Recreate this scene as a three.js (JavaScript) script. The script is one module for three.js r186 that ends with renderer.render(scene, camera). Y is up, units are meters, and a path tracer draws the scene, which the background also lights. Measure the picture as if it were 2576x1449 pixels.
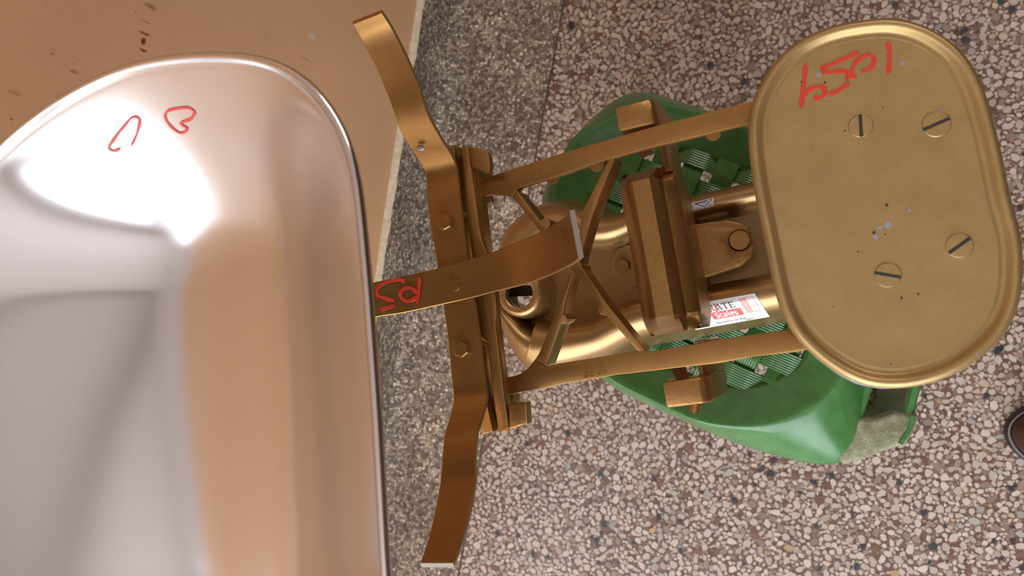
import * as THREE from 'three';
import { mergeGeometries, mergeVertices, toCreasedNormals } from 'three/addons/utils/BufferGeometryUtils.js';
import { RoundedBoxGeometry } from 'three/addons/geometries/RoundedBoxGeometry.js';
import { TextGeometry } from 'three/addons/geometries/TextGeometry.js';
import { FontLoader } from 'three/addons/loaders/FontLoader.js';
import { RectAreaLightUniformsLib } from 'three/addons/lights/RectAreaLightUniformsLib.js';

// ---------------------------------------------------------------- camera, light, exposure
const scene = new THREE.Scene();
const W = 2576, H = 1449, F = 1950;                    // focal length in pixels
const NADIR = [1950, 790];                             // where plumb lines meet in the photograph
const V = (x, y, z) => new THREE.Vector3(x, y, z);
const nrm = V((NADIR[0] - W / 2) / F, (NADIR[1] - H / 2) / F, 1).normalize();
const camY = nrm.clone().negate();
const camZ = V(-0.155, 1, -(nrm.x * -0.155 + nrm.y) / nrm.z).normalize();
const camX = V().crossVectors(camY, camZ);
const axis = (k) => V(camX[k], camY[k], camZ[k]);
const RIGHT = axis('x'), DOWN = axis('y'), FWD = axis('z');
const EYE = V(0.54, 1.08, 0);
const camera = new THREE.PerspectiveCamera(2 * Math.atan(H / 2 / F) * 180 / Math.PI, W / H, 0.02, 40);
camera.position.copy(EYE);
camera.quaternion.setFromRotationMatrix(new THREE.Matrix4().makeBasis(RIGHT, DOWN.clone().negate(), FWD.clone().negate()));
camera.focus = 0.62; camera.userData.fStop = 9;
scene.add(camera);
scene.background = new THREE.Color(0.5, 0.56, 0.65);   // pale daylight outside
const EXPOSURE = 0.8;
const DAY = [0.90, 0.97, 1.06], DAY_POWER = 5, SIDE_POWER = 4;
const ROOM = { x1: 2.9, z0: -2.3, z1: 1.6, top: 2.7 };
RectAreaLightUniformsLib.init();
function daylight(w, h, pos, look, power, rgb) {
  const l = new THREE.RectAreaLight(new THREE.Color().setRGB(...rgb), power, w, h);
  l.position.copy(pos); l.lookAt(look); l.name = 'unseen_window_light'; scene.add(l);
}
// ---------------------------------------------------------------- helpers
let seed = 12345;
const rnd = () => { seed = (seed + 0x6D2B79F5) | 0; let t = Math.imul(seed ^ (seed >>> 15), 1 | seed); t = (t + Math.imul(t ^ (t >>> 7), 61 | t)) ^ t; return ((t ^ (t >>> 14)) >>> 0) / 4294967296; };
const rr = (a, b) => a + (b - a) * rnd();
const ray = (px, py) => V().addScaledVector(RIGHT, (px - W / 2) / F).addScaledVector(DOWN, (py - H / 2) / F).add(FWD);
// survey of the photograph: where the sight line through a pixel meets the level h, or a plane
const at = (px, py, h) => { const d = ray(px, py); return EYE.clone().addScaledVector(d, (h - EYE.y) / d.y); };
const onPlane = (px, py, p, n) => { const d = ray(px, py); return EYE.clone().addScaledVector(d, p.clone().sub(EYE).dot(n) / d.dot(n)); };
const names = {};
const numbered = (n) => { const k = (names[n] = (names[n] ?? -1) + 1); return k ? n + '_' + String(k).padStart(3, '0') : n; };
function thing(name, label, category, pos = V(0, 0, 0)) {
  const o = new THREE.Group(); o.name = numbered(name); o.position.copy(pos); o.userData = { label, category }; scene.add(o); o.updateMatrixWorld(true); return o;
}
// geometry arrives in world metres and is rebased to its parent
function part(name, geo, mat, parent, label) {
  const g = Array.isArray(geo) ? mergeGeometries(geo.map((x) => { const y = x.index ? x.toNonIndexed() : x; for (const k of Object.keys(y.attributes)) if (!['position', 'normal', 'uv'].includes(k)) y.deleteAttribute(k); return y; })) : geo;
  const m = new THREE.Mesh(g, mat);
  if (parent === scene) m.name = numbered(name); else m.name = name;
  const o = V(); if (parent !== scene) parent.getWorldPosition(o);
  g.computeBoundingBox();
  const c = g.boundingBox.getCenter(V());
  g.translate(-c.x, -c.y, -c.z); m.position.copy(c).sub(o);
  m.castShadow = m.receiveShadow = true; parent.add(m); m.updateMatrixWorld(true);
  if (label) m.userData.label = label;
  return m;
}
const structure = (name, geo, mat, parent = scene) => { const m = part(name, geo, mat, parent); m.userData.kind = 'structure'; return m; };
function boxUV(g) {                                     // uv in metres by the main direction of each face
  if (g.index) g = g.toNonIndexed();
  const p = g.attributes.position, uv = new Float32Array(p.count * 2), a = V(), b = V(), c = V();
  for (let i = 0; i < p.count; i += 3) {
    a.fromBufferAttribute(p, i); b.fromBufferAttribute(p, i + 1); c.fromBufferAttribute(p, i + 2);
    const n = b.clone().sub(a).cross(c.clone().sub(a)), x = Math.abs(n.x), y = Math.abs(n.y), z = Math.abs(n.z);
    [a, b, c].forEach((q, k) => { const [u, v] = y >= x && y >= z ? [q.x, q.z] : x >= z ? [q.z, q.y] : [q.x, q.y]; uv[(i + k) * 2] = u; uv[(i + k) * 2 + 1] = v; });
  }
  g.setAttribute('uv', new THREE.BufferAttribute(uv, 2));
  return g;
}
function outward(g) {                                     // turns the faces of an inside-out solid round
  const p = g.attributes.position, ix = g.index.array, a = V(), b = V(), c = V(), o = V(); let vol = 0;
  for (let i = 0; i < p.count; i++) o.add(a.fromBufferAttribute(p, i)); o.multiplyScalar(1 / p.count);
  for (let i = 0; i < ix.length; i += 3) { a.fromBufferAttribute(p, ix[i]).sub(o); b.fromBufferAttribute(p, ix[i + 1]).sub(o); c.fromBufferAttribute(p, ix[i + 2]).sub(o); vol += a.dot(b.cross(c)); }
  if (vol < 0) for (let i = 0; i < ix.length; i += 3) { const t = ix[i]; ix[i] = ix[i + 1]; ix[i + 1] = t; }
  return g;
}
const finish = (g, crease = 0.6) => { const q = g.index ? g.toNonIndexed() : g; q.deleteAttribute('normal'); q.deleteAttribute('uv'); const w = outward(mergeVertices(q, 1e-6)).scale(1e4, 1e4, 1e4), r = toCreasedNormals(w, crease).scale(1e-4, 1e-4, 1e-4), nn = r.attributes.normal, v = V(); for (let i = 0; i < nn.count; i++) { v.fromBufferAttribute(nn, i).normalize(); nn.setXYZ(i, v.x, v.y, v.z); } return boxUV(r); };  // the crease finder works in hundredths of a unit
function prism(pts, top, depth, bevel = 0.0008, holes = [], crease = 0.6) {      // plan outline in world x, z; top level; thickness
  const b = Math.min(bevel, depth * 0.45);
  const toS = (list) => list.map((q) => new THREE.Vector2(q.x, -q.z));
  let v = toS(pts); if (!THREE.ShapeUtils.isClockWise(v)) v = v; else v = v.reverse();
  const s = new THREE.Shape(v); holes.forEach((h) => s.holes.push(new THREE.Path(toS(h))));
  const g = new THREE.ExtrudeGeometry(s, { depth: depth - 2 * b, bevelEnabled: b > 0, bevelThickness: b, bevelSize: b, bevelOffset: -b, bevelSegments: 2, steps: 1, curveSegments: 8 });
  g.rotateX(-Math.PI / 2).translate(0, top - depth + b, 0);
  return finish(g, crease);
}
const trace = (list, h) => list.map(([x, y]) => at(x, y, h));
const smooth = (pts, n, closed = false, t = 0.5) => { const c = new THREE.CatmullRomCurve3(pts, closed, 'catmullrom', t); const r = closed ? c.getSpacedPoints(n).slice(0, n) : c.getSpacedPoints(n); return r; };
const circle = (c, r, n = 28, ph = 0) => Array.from({ length: n }, (_, i) => V(c.x + r * Math.cos(ph + i / n * 2 * Math.PI), c.y, c.z + r * Math.sin(ph + i / n * 2 * Math.PI)));
function grid(rows, closedU, capEnds = false) {           // rows of equally many points -> surface
  const n = rows[0].length, pos = [], idx = [];
  rows.forEach((r) => r.forEach((q) => pos.push(q.x, q.y, q.z)));
  const m = closedU ? n : n - 1;
  for (let j = 0; j + 1 < rows.length; j++) for (let i = 0; i < m; i++) { const a = j * n + i, b = j * n + (i + 1) % n, c = a + n, d = b + n; idx.push(a, c, b, b, c, d); }
  const g = new THREE.BufferGeometry(); g.setAttribute('position', new THREE.Float32BufferAttribute(pos, 3)); g.setIndex(idx);
  if (capEnds) for (const j of [0, rows.length - 1]) { const f = THREE.ShapeUtils.triangulateShape(rows[j].map((q) => capEnds(q)), []); for (const [a, b, c] of f) idx.push(...(j ? [j * n + a, j * n + b, j * n + c] : [a, c, b])); g.setIndex(idx); }
  return g;
}
function strap(L, R, th, n = 48, e = 0.0005) {             // flat bar between two edge lines, thickness below
  const a = smooth(L, n), b = smooth(R, n), rows = [];
  for (let i = 0; i <= n; i++) {
    const t = (i < n ? a[i + 1].clone().sub(a[i]) : a[i].clone().sub(a[i - 1])).add(i < n ? b[i + 1].clone().sub(b[i]) : b[i].clone().sub(b[i - 1])).normalize();
    const w = b[i].clone().sub(a[i]).normalize(), u = V().crossVectors(w, t).normalize(); if (u.y < 0) u.negate();
    const P = (q, s, k) => q.clone().addScaledVector(w, s).addScaledVector(u, k);
    rows.push([P(a[i], e, 0), P(b[i], -e, 0), P(b[i], 0, -e), P(b[i], 0, -th + e), P(b[i], -e, -th), P(a[i], e, -th), P(a[i], 0, -th + e), P(a[i], 0, -e)]);
  }
  const cap = (j) => { const r = rows[j], c = r.reduce((s, q) => s.add(q), V()).multiplyScalar(1 / r.length); return r.map(() => c.clone()); };
  return finish(grid([cap(0), ...rows, cap(rows.length - 1)], true), 0.7);
}
function inset(poly, d, scaleAt = () => 1) {              // moves a closed plan outline inwards (+d) along its smoothed normals
  const n = poly.length;
  let area = 0; for (let i = 0; i < n; i++) { const a = poly[i], b = poly[(i + 1) % n]; area += a.x * b.z - b.x * a.z; }
  const s = Math.sign(area);
  return poly.map((q, i) => {
    const a = poly[(i - 2 + n) % n], b = poly[(i + 2) % n], tx = b.x - a.x, tz = b.z - a.z, l = Math.hypot(tx, tz) || 1, k = d * scaleAt(q);
    return V(q.x - s * tz / l * k, q.y, q.z + s * tx / l * k);
  });
}
const relax = (l, k = 4) => { const n = l.length; for (let j = 0; j < 2 * k; j++) { const f = j % 2 ? -0.52 : 0.5; l = l.map((q, i) => q.clone().multiplyScalar(1 - f).addScaledVector(l[(i + 1) % n], f / 2).addScaledVector(l[(i + n - 1) % n], f / 2)); } return l; };
const level = (poly, y) => poly.map((q) => V(q.x, y, q.z));
function hexBolt(c, r, h, up = V(0, 1, 0), ph = 0.2) {
  const g = new THREE.CylinderGeometry(r * 0.94, r, h, 6); g.rotateY(ph);
  const t = new THREE.CylinderGeometry(r * 0.82, r * 0.94, h * 0.12, 6); t.rotateY(ph); t.translate(0, h * 0.56, 0);
  const q = mergeGeometries([g.toNonIndexed(), t.toNonIndexed()]);
  q.applyQuaternion(new THREE.Quaternion().setFromUnitVectors(V(0, 1, 0), up)); q.translate(c.x, c.y + h / 2, c.z);
  return finish(q, 0.3);
}
function pen(pts, r, up = null, lift = 0) {                         // a flattened stroke of paint lying on a surface
  const c = new THREE.CatmullRomCurve3(pts), n = Math.max(10, pts.length * 6), rows = [];
  for (let i = 0; i <= n; i++) {
    const q = c.getPoint(i / n), t = c.getTangent(i / n), u = up ? up(q) : V(0, 1, 0), w = V().crossVectors(u, t).normalize();
    const e = Math.min(1, Math.sqrt(Math.min(i, n - i) / 2 + 0.12)), k = r * e * (0.86 + 0.2 * Math.sin(i * 0.55) * Math.sin(i * 0.21 + 1));
    rows.push([-1, -0.85, 0.85, 1].map((s, j) => q.clone().addScaledVector(w, s * k).addScaledVector(u, j === 0 || j === 3 ? -0.0001 : 0.00022 + lift)));
  }
  return finish(grid(rows, false), 1);
}
// ---------------------------------------------------------------- procedural textures
function tex(n, f, srgb = true, rep = 1) {
  const d = new Uint8Array(n * n * 4);
  for (let y = 0; y < n; y++) for (let x = 0; x < n; x++) { const c = f(x / n, y / n, x, y), i = (y * n + x) * 4; d[i] = c[0]; d[i + 1] = c[1]; d[i + 2] = c[2]; d[i + 3] = 255; }
  const t = new THREE.DataTexture(d, n, n); t.wrapS = t.wrapT = THREE.RepeatWrapping; t.magFilter = THREE.LinearFilter; t.minFilter = THREE.LinearMipmapLinearFilter;
  if (srgb) t.colorSpace = THREE.SRGBColorSpace; t.repeat.set(rep, rep); t.needsUpdate = true; return t;
}
const LAT = Array.from({ length: 65536 }, () => rnd());
const vnoise = (u, v, p, s = 0) => {                      // tileable value noise, p cells
  const x = u * p, y = v * p, ix = Math.floor(x), iy = Math.floor(y), fx = x - ix, fy = y - iy, sx = fx * fx * (3 - 2 * fx), sy = fy * fy * (3 - 2 * fy);
  const g = (a, b) => LAT[(((a % p + p) % p) * 317 + ((b % p + p) % p) * 7919 + s * 131) & 65535];
  return (g(ix, iy) * (1 - sx) + g(ix + 1, iy) * sx) * (1 - sy) + (g(ix, iy + 1) * (1 - sx) + g(ix + 1, iy + 1) * sx) * sy;
};
const fbm = (u, v, p, s = 0) => 0.5 * vnoise(u, v, p, s) + 0.27 * vnoise(u, v, p * 2, s + 1) + 0.15 * vnoise(u, v, p * 4, s + 2) + 0.08 * vnoise(u, v, p * 8, s + 3);
const cl = (x) => Math.max(0, Math.min(255, x));
const mixc = (a, b, t) => a.map((x, i) => x + (b[i] - x) * t);
function cells(n, p, palette, joint, jw, jitter, s0) {    // crushed-stone pattern: nearest-point cells with a cement joint
  const pts = []; for (let j = 0; j < p; j++) for (let i = 0; i < p; i++) pts.push([i + 0.5 + (rnd() - 0.5) * jitter, j + 0.5 + (rnd() - 0.5) * jitter, palette[Math.floor(rnd() * palette.length)], 0.86 + rnd() * 0.28]);
  return (u, v) => {
    const x = u * p + 0.25 * (vnoise(u, v, p * 2, s0) - 0.5), y = v * p + 0.25 * (vnoise(u, v, p * 2, s0 + 5) - 0.5), ix = Math.floor(x), iy = Math.floor(y);
    let d1 = 9, d2 = 9, best = null;
    for (let b = -1; b <= 1; b++) for (let a = -1; a <= 1; a++) {
      const i = ix + a, j = iy + b, q = pts[((j % p + p) % p) * p + ((i % p + p) % p)], dx = q[0] + i - (i % p + p) % p - x, dy = q[1] + j - (j % p + p) % p - y, d = Math.sqrt(dx * dx + dy * dy);
      if (d < d1) { d2 = d1; d1 = d; best = q; } else if (d < d2) d2 = d;
    }
    const t = Math.min(1, Math.max(0, (d2 - d1 - jw) / 0.12));
    return mixc(joint, best[2].map((c) => c * best[3]), t);
  };
}
const FINE = [[164, 150, 132], [138, 123, 107], [196, 182, 160], [112, 98, 86], [152, 135, 115], [98, 86, 76], [176, 160, 136], [122, 108, 95]];
const fineCells = cells(1024, 150, FINE, [84, 73, 65], 0.06, 0.9, 11);
const fineMap = tex(1536, (u, v) => { const c = fineCells(u, v), n = 0.8 + 0.4 * fbm(u, v, 8, 40); return c.map((x) => cl(x * n)); }, true, 1 / 0.62);
const TERR = [[150, 132, 116], [128, 104, 88], [112, 84, 70], [160, 146, 132], [104, 74, 62], [138, 110, 92]];
const terrCells = cells(1024, 170, TERR, [98, 71, 58], 0.12, 0.95, 23);
const terrMap = tex(1536, (u, v) => { const c = terrCells(u, v), n = 0.85 + 0.3 * fbm(u, v, 9, 60); return c.map((x) => cl(x * n)); }, true, 1 / 0.9);
const grainMap = tex(512, (u, v) => { const g = 205 + 50 * fbm(u, v, 12, 3); return [g, g, g]; }, true, 1 / 0.12);
const goldMap = tex(512, (u, v) => { const a = fbm(u, v, 6, 7), b = vnoise(u, v, 128, 9), k = 0.90 + 0.10 * a + 0.05 * b; return [cl(235 * k), cl(233 * k), cl(228 * k)]; }, true, 1 / 0.1);
const scuffMap = tex(512, (u, v) => { const a = fbm(u, v, 14, 101), b = vnoise(u, v, 90, 104), t = Math.max(0, Math.min(1, (a * 0.8 + b * 0.25 - 0.35) * 2)); return mixc([118, 118, 84], [164, 160, 136], t).map(cl); }, true, 1 / 0.08);
const peel = tex(512, (u, v) => { const g = 255 * (0.6 * vnoise(u, v, 48, 21) + 0.4 * vnoise(u, v, 130, 22)); return [g, g, g]; }, false, 1 / 0.1);
const cast = tex(512, (u, v) => { const g = 255 * (0.55 * vnoise(u, v, 26, 31) + 0.3 * vnoise(u, v, 64, 32) + 0.15 * vnoise(u, v, 128, 33)); return [g, g, g]; }, false, 1 / 0.08);
const rough = tex(512, (u, v) => { const g = 205 + 50 * fbm(u, v, 10, 51); return [g, g, g]; }, false, 1 / 0.15);
// wall paint: flat tan enamel with chips, drips and a rust streak where the photograph has them (one metre tile)
const wallMap = (() => {
  const n = 2048, base = [212, 164, 122];
  const spots = [];
  const mark = (px, py, rx, ry, col, soft) => { const q = onPlane(px, py, V(0, 0, 0), V(1, 0, 0)); spots.push([q.z, q.y, rx, ry, col, soft]); };
  mark(785, 92, 0.0022, 0.0085, [205, 196, 184], 0.3); mark(801, 190, 0.0012, 0.006, [200, 188, 172], 0.5); mark(772, 150, 0.0006, 0.012, [120, 80, 52], 0.7);
  mark(362, 104, 0.0032, 0.003, [82, 40, 22], 0.4); mark(364, 84, 0.0012, 0.008, [110, 60, 34], 0.6); mark(361, 126, 0.0012, 0.005, [92, 48, 28], 0.5); mark(380, 16, 0.0025, 0.008, [120, 74, 44], 0.8); mark(368, 55, 0.0008, 0.01, [130, 84, 54], 0.8);
  mark(40, 234, 0.0018, 0.006, [190, 140, 82], 0.4); mark(187, 180, 0.002, 0.006, [140, 98, 66], 0.8); mark(180, 169, 0.0012, 0.0012, [225, 190, 150], 0.4);
  for (let i = 0; i < 70; i++) { const c = rnd() < 0.6 ? [118, 78, 50] : [222, 180, 136]; mark(rr(0, 1000), rr(0, 700), rr(0.0005, 0.0011), rr(0.0006, 0.0016), c, 0.6); }
  return tex(n, (u, v) => {
    const k = 0.965 + 0.05 * fbm(u, v, 7, 71) + 0.02 * vnoise(u, v, 300, 74);
    let c = base.map((x) => x * k);
    for (const [z, y, rx, ry, col, soft] of spots) {
      let du = u - ((z % 1) + 1) % 1, dv = v - ((y % 1) + 1) % 1; du -= Math.round(du); dv -= Math.round(dv);
      if (Math.abs(du) > rx * 2 || Math.abs(dv) > ry * 2) continue;
      const d = Math.hypot(du / rx, dv / ry) + 0.5 * (vnoise(u, v, 512, 77) - 0.5), t = Math.min(1, Math.max(0, (1.1 - d) / (0.15 + soft)));
      c = mixc(c, col, t * (1 - 0.45 * soft));
    }
    return c.map(cl);
  });
})();
const std = (o) => new THREE.MeshPhysicalMaterial({ side: THREE.DoubleSide, ...o });
const lin = (r, g, b) => new THREE.Color().setRGB(r, g, b);
const M = {
  gold: std({ color: lin(0.47, 0.255, 0.085), metalness: 0.85, roughness: 0.40, map: goldMap, bumpMap: peel, bumpScale: 0.000015, roughnessMap: rough }),
  plate: std({ color: lin(0.54, 0.365, 0.155), metalness: 0.6, roughness: 0.42, map: goldMap, bumpMap: peel, bumpScale: 0.00003, roughnessMap: rough }),
  castGold: std({ color: lin(0.46, 0.25, 0.084), metalness: 0.85, roughness: 0.36, map: goldMap, bumpMap: cast, bumpScale: 0.0002 }),
  body: std({ color: lin(0.50, 0.31, 0.13), metalness: 0.78, roughness: 0.36, map: goldMap, bumpMap: peel, bumpScale: 0.00006, clearcoat: 0.35, clearcoatRoughness: 0.12 }),
  slot: std({ color: lin(0.06, 0.05, 0.04), metalness: 0.6, roughness: 0.5 }),
  bare: std({ color: lin(0.42, 0.42, 0.44), metalness: 0.8, roughness: 0.45, bumpMap: cast, bumpScale: 0.0003 }),
  worn: std({ color: lin(0.31, 0.26, 0.19), metalness: 0.3, roughness: 0.6 }),
  red: std({ color: lin(0.62, 0.045, 0.018), roughness: 0.4 }),
  redFaint: std({ color: lin(0.62, 0.07, 0.05), roughness: 0.35 }),
  steel: std({ color: lin(0.74, 0.72, 0.71), metalness: 1, roughness: 0.16, anisotropy: 0.3 }),
  green: std({ color: lin(0.075, 0.22, 0.06), roughness: 0.24, map: grainMap, specularIntensity: 1 }),
  greenWorn: std({ roughness: 0.65, map: scuffMap, bumpMap: cast, bumpScale: 0.0004 }),
  wall: std({ map: wallMap, roughness: 0.42, bumpMap: tex(512, (u, v) => { const g = 255 * fbm(u, v, 9, 81); return [g, g, g]; }, false, 1 / 0.5), bumpScale: 0.0012 }),
  plaster: std({ color: lin(0.76, 0.62, 0.42), roughness: 0.8, map: grainMap, bumpMap: cast, bumpScale: 0.001 }),
  upper: std({ color: lin(0.70, 0.61, 0.57), roughness: 0.8, map: grainMap }),
  ceiling: std({ color: lin(0.80, 0.71, 0.67), roughness: 0.9, map: grainMap }),
  fine: std({ map: fineMap, roughness: 0.42, roughnessMap: rough }),
  terrazzo: std({ map: terrMap, roughness: 0.34 }),
  chip: std({ vertexColors: true, roughness: 0.3 }),
  strip: std({ color: lin(0.03, 0.035, 0.05), roughness: 0.4 }),
  frame: std({ color: lin(0.30, 0.16, 0.08), roughness: 0.5, map: grainMap }),
  wood: std({ color: lin(0.085, 0.042, 0.022), roughness: 0.55, map: grainMap }),
  leather: std({ color: lin(0.05, 0.018, 0.010), roughness: 0.3, bumpMap: cast, bumpScale: 0.0003, clearcoat: 0.3, clearcoatRoughness: 0.3 }),
  sole: std({ color: lin(0.018, 0.010, 0.009), roughness: 0.45 }),
  thread: std({ color: lin(0.25, 0.2, 0.18), roughness: 0.7 }),
};
// ---------------------------------------------------------------- room
const box = (x0, x1, y0, y1, z0, z1) => boxUV(new THREE.BoxGeometry(x1 - x0, y1 - y0, z1 - z0).translate((x0 + x1) / 2, (y0 + y1) / 2, (z0 + z1) / 2).toNonIndexed());
const { x1: RX, z0: Z0, z1: Z1, top: TOP } = ROOM, SK = 0.094, DADO = 1.35;
const divA = at(1421, 0, 0), divB = at(1153.6, 1449, 0), divX = (z) => divA.x + (divB.x - divA.x) * (z - divA.z) / (divB.z - divA.z);
const poly = (list, top, d) => prism(list.map(([x, z]) => V(x, 0, z)), top, d, 0);
const floor = structure('floor', poly([[divX(Z0), Z0], [RX, Z0], [RX, Z1], [divX(Z1), Z1]], 0, 0.1), M.terrazzo);
structure('trim_1', poly([[0, Z0], [divX(Z0) - 0.0016, Z0], [divX(Z1) - 0.0016, Z1], [0, Z1]], 0, 0.1), M.fine);
structure('trim_2', poly([[divX(Z0) - 0.0016, Z0], [divX(Z0), Z0], [divX(Z1), Z1], [divX(Z1) - 0.0016, Z1]], 0.0004, 0.1004), M.strip);
// skirting with a soft cove where it meets the floor
(() => {
  const prof = [[0, -0.02], [0.05, -0.02], [0.05, 0.0002], [0.028, 0.0012], [0.016, 0.004], [0.010, 0.010], [0.0075, 0.02], [0.007, SK - 0.004], [0.004, SK], [-0.05, SK], [-0.05, -0.02]];
  const rows = [Z0, Z1].map((z) => prof.map(([x, y]) => V(x, y, z)));
  structure('baseboard_left', finish(grid(rows, true), 0.5), M.fine);
})();
const SIDE = { x0: 0.52, x1: 1.3, y0: 0.8, y1: 1.85 };  // along z
structure('wall_left', [box(-0.2, 0, SK - 0.002, DADO, Z0, SIDE.x0), box(-0.2, 0, SK - 0.002, SIDE.y0, SIDE.x0, SIDE.x1), box(-0.2, 0, SK - 0.002, DADO, SIDE.x1, Z1)], M.wall);
structure('wall_left_upper', [box(-0.2, 0, DADO, TOP, Z0, SIDE.x0), box(-0.2, 0, SIDE.y1, TOP, SIDE.x0, SIDE.x1), box(-0.2, 0, DADO, TOP, SIDE.x1, Z1)], M.upper);
(() => {                                                  // rough lower edge of the painted plaster
  const n = 420, L = [], R = [];
  const rows = [];
  for (let i = 0; i <= n; i++) {
    const z = -0.75 + 1.6 * i / n, w = 0.0025 + 0.004 * fbm(i / n, 0.3, 60, 91) + 0.003 * vnoise(i / n, 0.7, 12, 92), lo = SK - 0.001 - 0.004 * vnoise(i / n, 0.1, 90, 93), o = 0.0072 + 0.0022 * vnoise(i / n, 0.4, 140, 94);
    rows.push([V(-0.002, SK + w, z), V(0.0012, SK + w * 0.9, z), V(o * 0.75, SK + w * 0.35, z), V(o, lo + 0.002, z), V(o * 0.8, lo, z), V(-0.002, lo, z)]);
  }
  structure('trim_3', finish(grid(rows, false), 0.9), M.plaster);
})();
structure('wall_back', box(-0.2, RX + 0.2, -0.1, DADO, Z0 - 0.2, Z0), M.wall);
const VENT = { x0: 0.4, x1: 2.0, y0: 1.55, y1: 2.4 };
structure('wall_back_upper', [box(-0.2, VENT.x0, DADO, TOP, Z0 - 0.2, Z0), box(VENT.x1, RX + 0.2, DADO, TOP, Z0 - 0.2, Z0), box(VENT.x0, VENT.x1, DADO, VENT.y0, Z0 - 0.2, Z0), box(VENT.x0, VENT.x1, VENT.y1, TOP, Z0 - 0.2, Z0)], M.upper);
structure('wall_right', box(RX, RX + 0.2, -0.1, DADO, Z0, Z1), M.wall);
structure('wall_right_upper', box(RX, RX + 0.2, DADO, TOP, Z0, Z1), M.upper);
structure('ceiling', box(-0.2, RX + 0.2, TOP, TOP + 0.15, Z0 - 0.2, Z1 + 0.2), M.ceiling);
structure('unseen_trim_4', boxUV(new THREE.BoxGeometry(2.75, 0.03, 0.04).rotateY(-0.2).translate(1.4, TOP - 0.014, 0.36).toNonIndexed()), M.wood);   // unseen dark batten on the ceiling, placed to mirror as bands in the pan
// the wall with the unseen wide daylight window
const WIN = { x0: 0.12, x1: 1.95, y0: 0.12, y1: 2.4 };
structure('wall_front', [box(-0.2, WIN.x0, -0.1, TOP, Z1, Z1 + 0.2), box(WIN.x1, RX + 0.2, -0.1, TOP, Z1, Z1 + 0.2), box(WIN.x0, WIN.x1, -0.1, WIN.y0, Z1, Z1 + 0.2), box(WIN.x0, WIN.x1, WIN.y1, TOP, Z1, Z1 + 0.2)], M.upper);
function unseenWindowIn(name, B, at0, dir, rgb, power, side = false) {            // unseen window: frame, two frosted panes that glow with daylight, and their light just inside
  const bx = (a, c, y0, y1, d0, d1) => (side ? box(d0, d1, y0, y1, a, c) : box(a, c, y0, y1, d0, d1)), pt = (a, y, d) => (side ? V(d, y, a) : V(a, y, d));
  const w = new THREE.Group(); w.name = name; w.userData.kind = 'structure'; w.position.copy(pt((B.x0 + B.x1) / 2, B.y0, at0 + 0.06 * dir)); scene.add(w); w.updateMatrixWorld(true);
  const b = 0.05, xm = (B.x0 + B.x1) / 2, f = [at0 + 0.03 * dir, at0 + 0.1 * dir].sort((p, q) => p - q), g = [at0 + 0.06 * dir, at0 + 0.066 * dir].sort((p, q) => p - q);
  const glow = std({ color: lin(0.6, 0.65, 0.7), roughness: 0.6, emissive: lin(...rgb), emissiveIntensity: 2 });
  part('window_frame', [bx(B.x0, B.x1, B.y0, B.y0 + b, ...f), bx(B.x0, B.x1, B.y1 - b, B.y1, ...f), bx(B.x0, B.x0 + b, B.y0 + b, B.y1 - b, ...f), bx(B.x1 - b, B.x1, B.y0 + b, B.y1 - b, ...f), bx(xm - b / 2, xm + b / 2, B.y0 + b, B.y1 - b, ...f)], M.frame, w);
  for (const [a, c] of [[B.x0 + b, xm - b / 2], [xm + b / 2, B.x1 - b]]) {
    part('pane', bx(a, c, B.y0 + b, B.y1 - b, ...g), glow, w);
    const y = (B.y0 + B.y1) / 2, m = (a + c) / 2; daylight(c - a, B.y1 - B.y0 - 2 * b, pt(m, y, at0 + 0.025 * dir), pt(m, y, at0 - dir), power, rgb);
  }
}
unseenWindowIn('unseen_window_1', SIDE, 0, -1, DAY, SIDE_POWER, true);  // out of view, placed so the pan mirrors a bright patch
unseenWindowIn('unseen_window_2', WIN, Z1, 1, DAY, DAY_POWER);  // out of view, lights the room, floor and pan from the front
unseenWindowIn('unseen_window_3', VENT, Z0, -1, [1, 0.93, 0.86], 5);  // out of view, warm light placed to brighten the left wall
// unseen dark cabinet, out of view, placed to keep light off the right-hand faces
(() => {
  const t = thing('unseen_light_blocker', 'unseen dark wooden cabinet with two doors, out of view, shading the right-hand faces', 'unseen_light_blocker', V(1.62, 0, -0.45)), z0 = -1.3, z1 = 0.4;
  part('carcass', [box(1.34, 1.9, 0.08, 1.9, z0, z1), box(1.38, 1.9, 0, 0.08, z0 + 0.03, z1 - 0.03), box(1.3, 1.92, 1.9, 1.93, z0 - 0.02, z1 + 0.02)], M.wood, t);
  for (const [a, b, k] of [[z0 + 0.02, -0.455, -0.5], [-0.445, z1 - 0.02, -0.4]]) {
    const d = part('door', [box(1.318, 1.34, 0.12, 1.88, a, b), box(1.312, 1.318, 0.2, 1.8, a + 0.08, b - 0.08)], M.wood, t);
    part('knob', finish(new THREE.SphereGeometry(0.016, 20, 14).translate(1.305, 1.0, k), 1), M.castGold, d);
  }
})();
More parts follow.
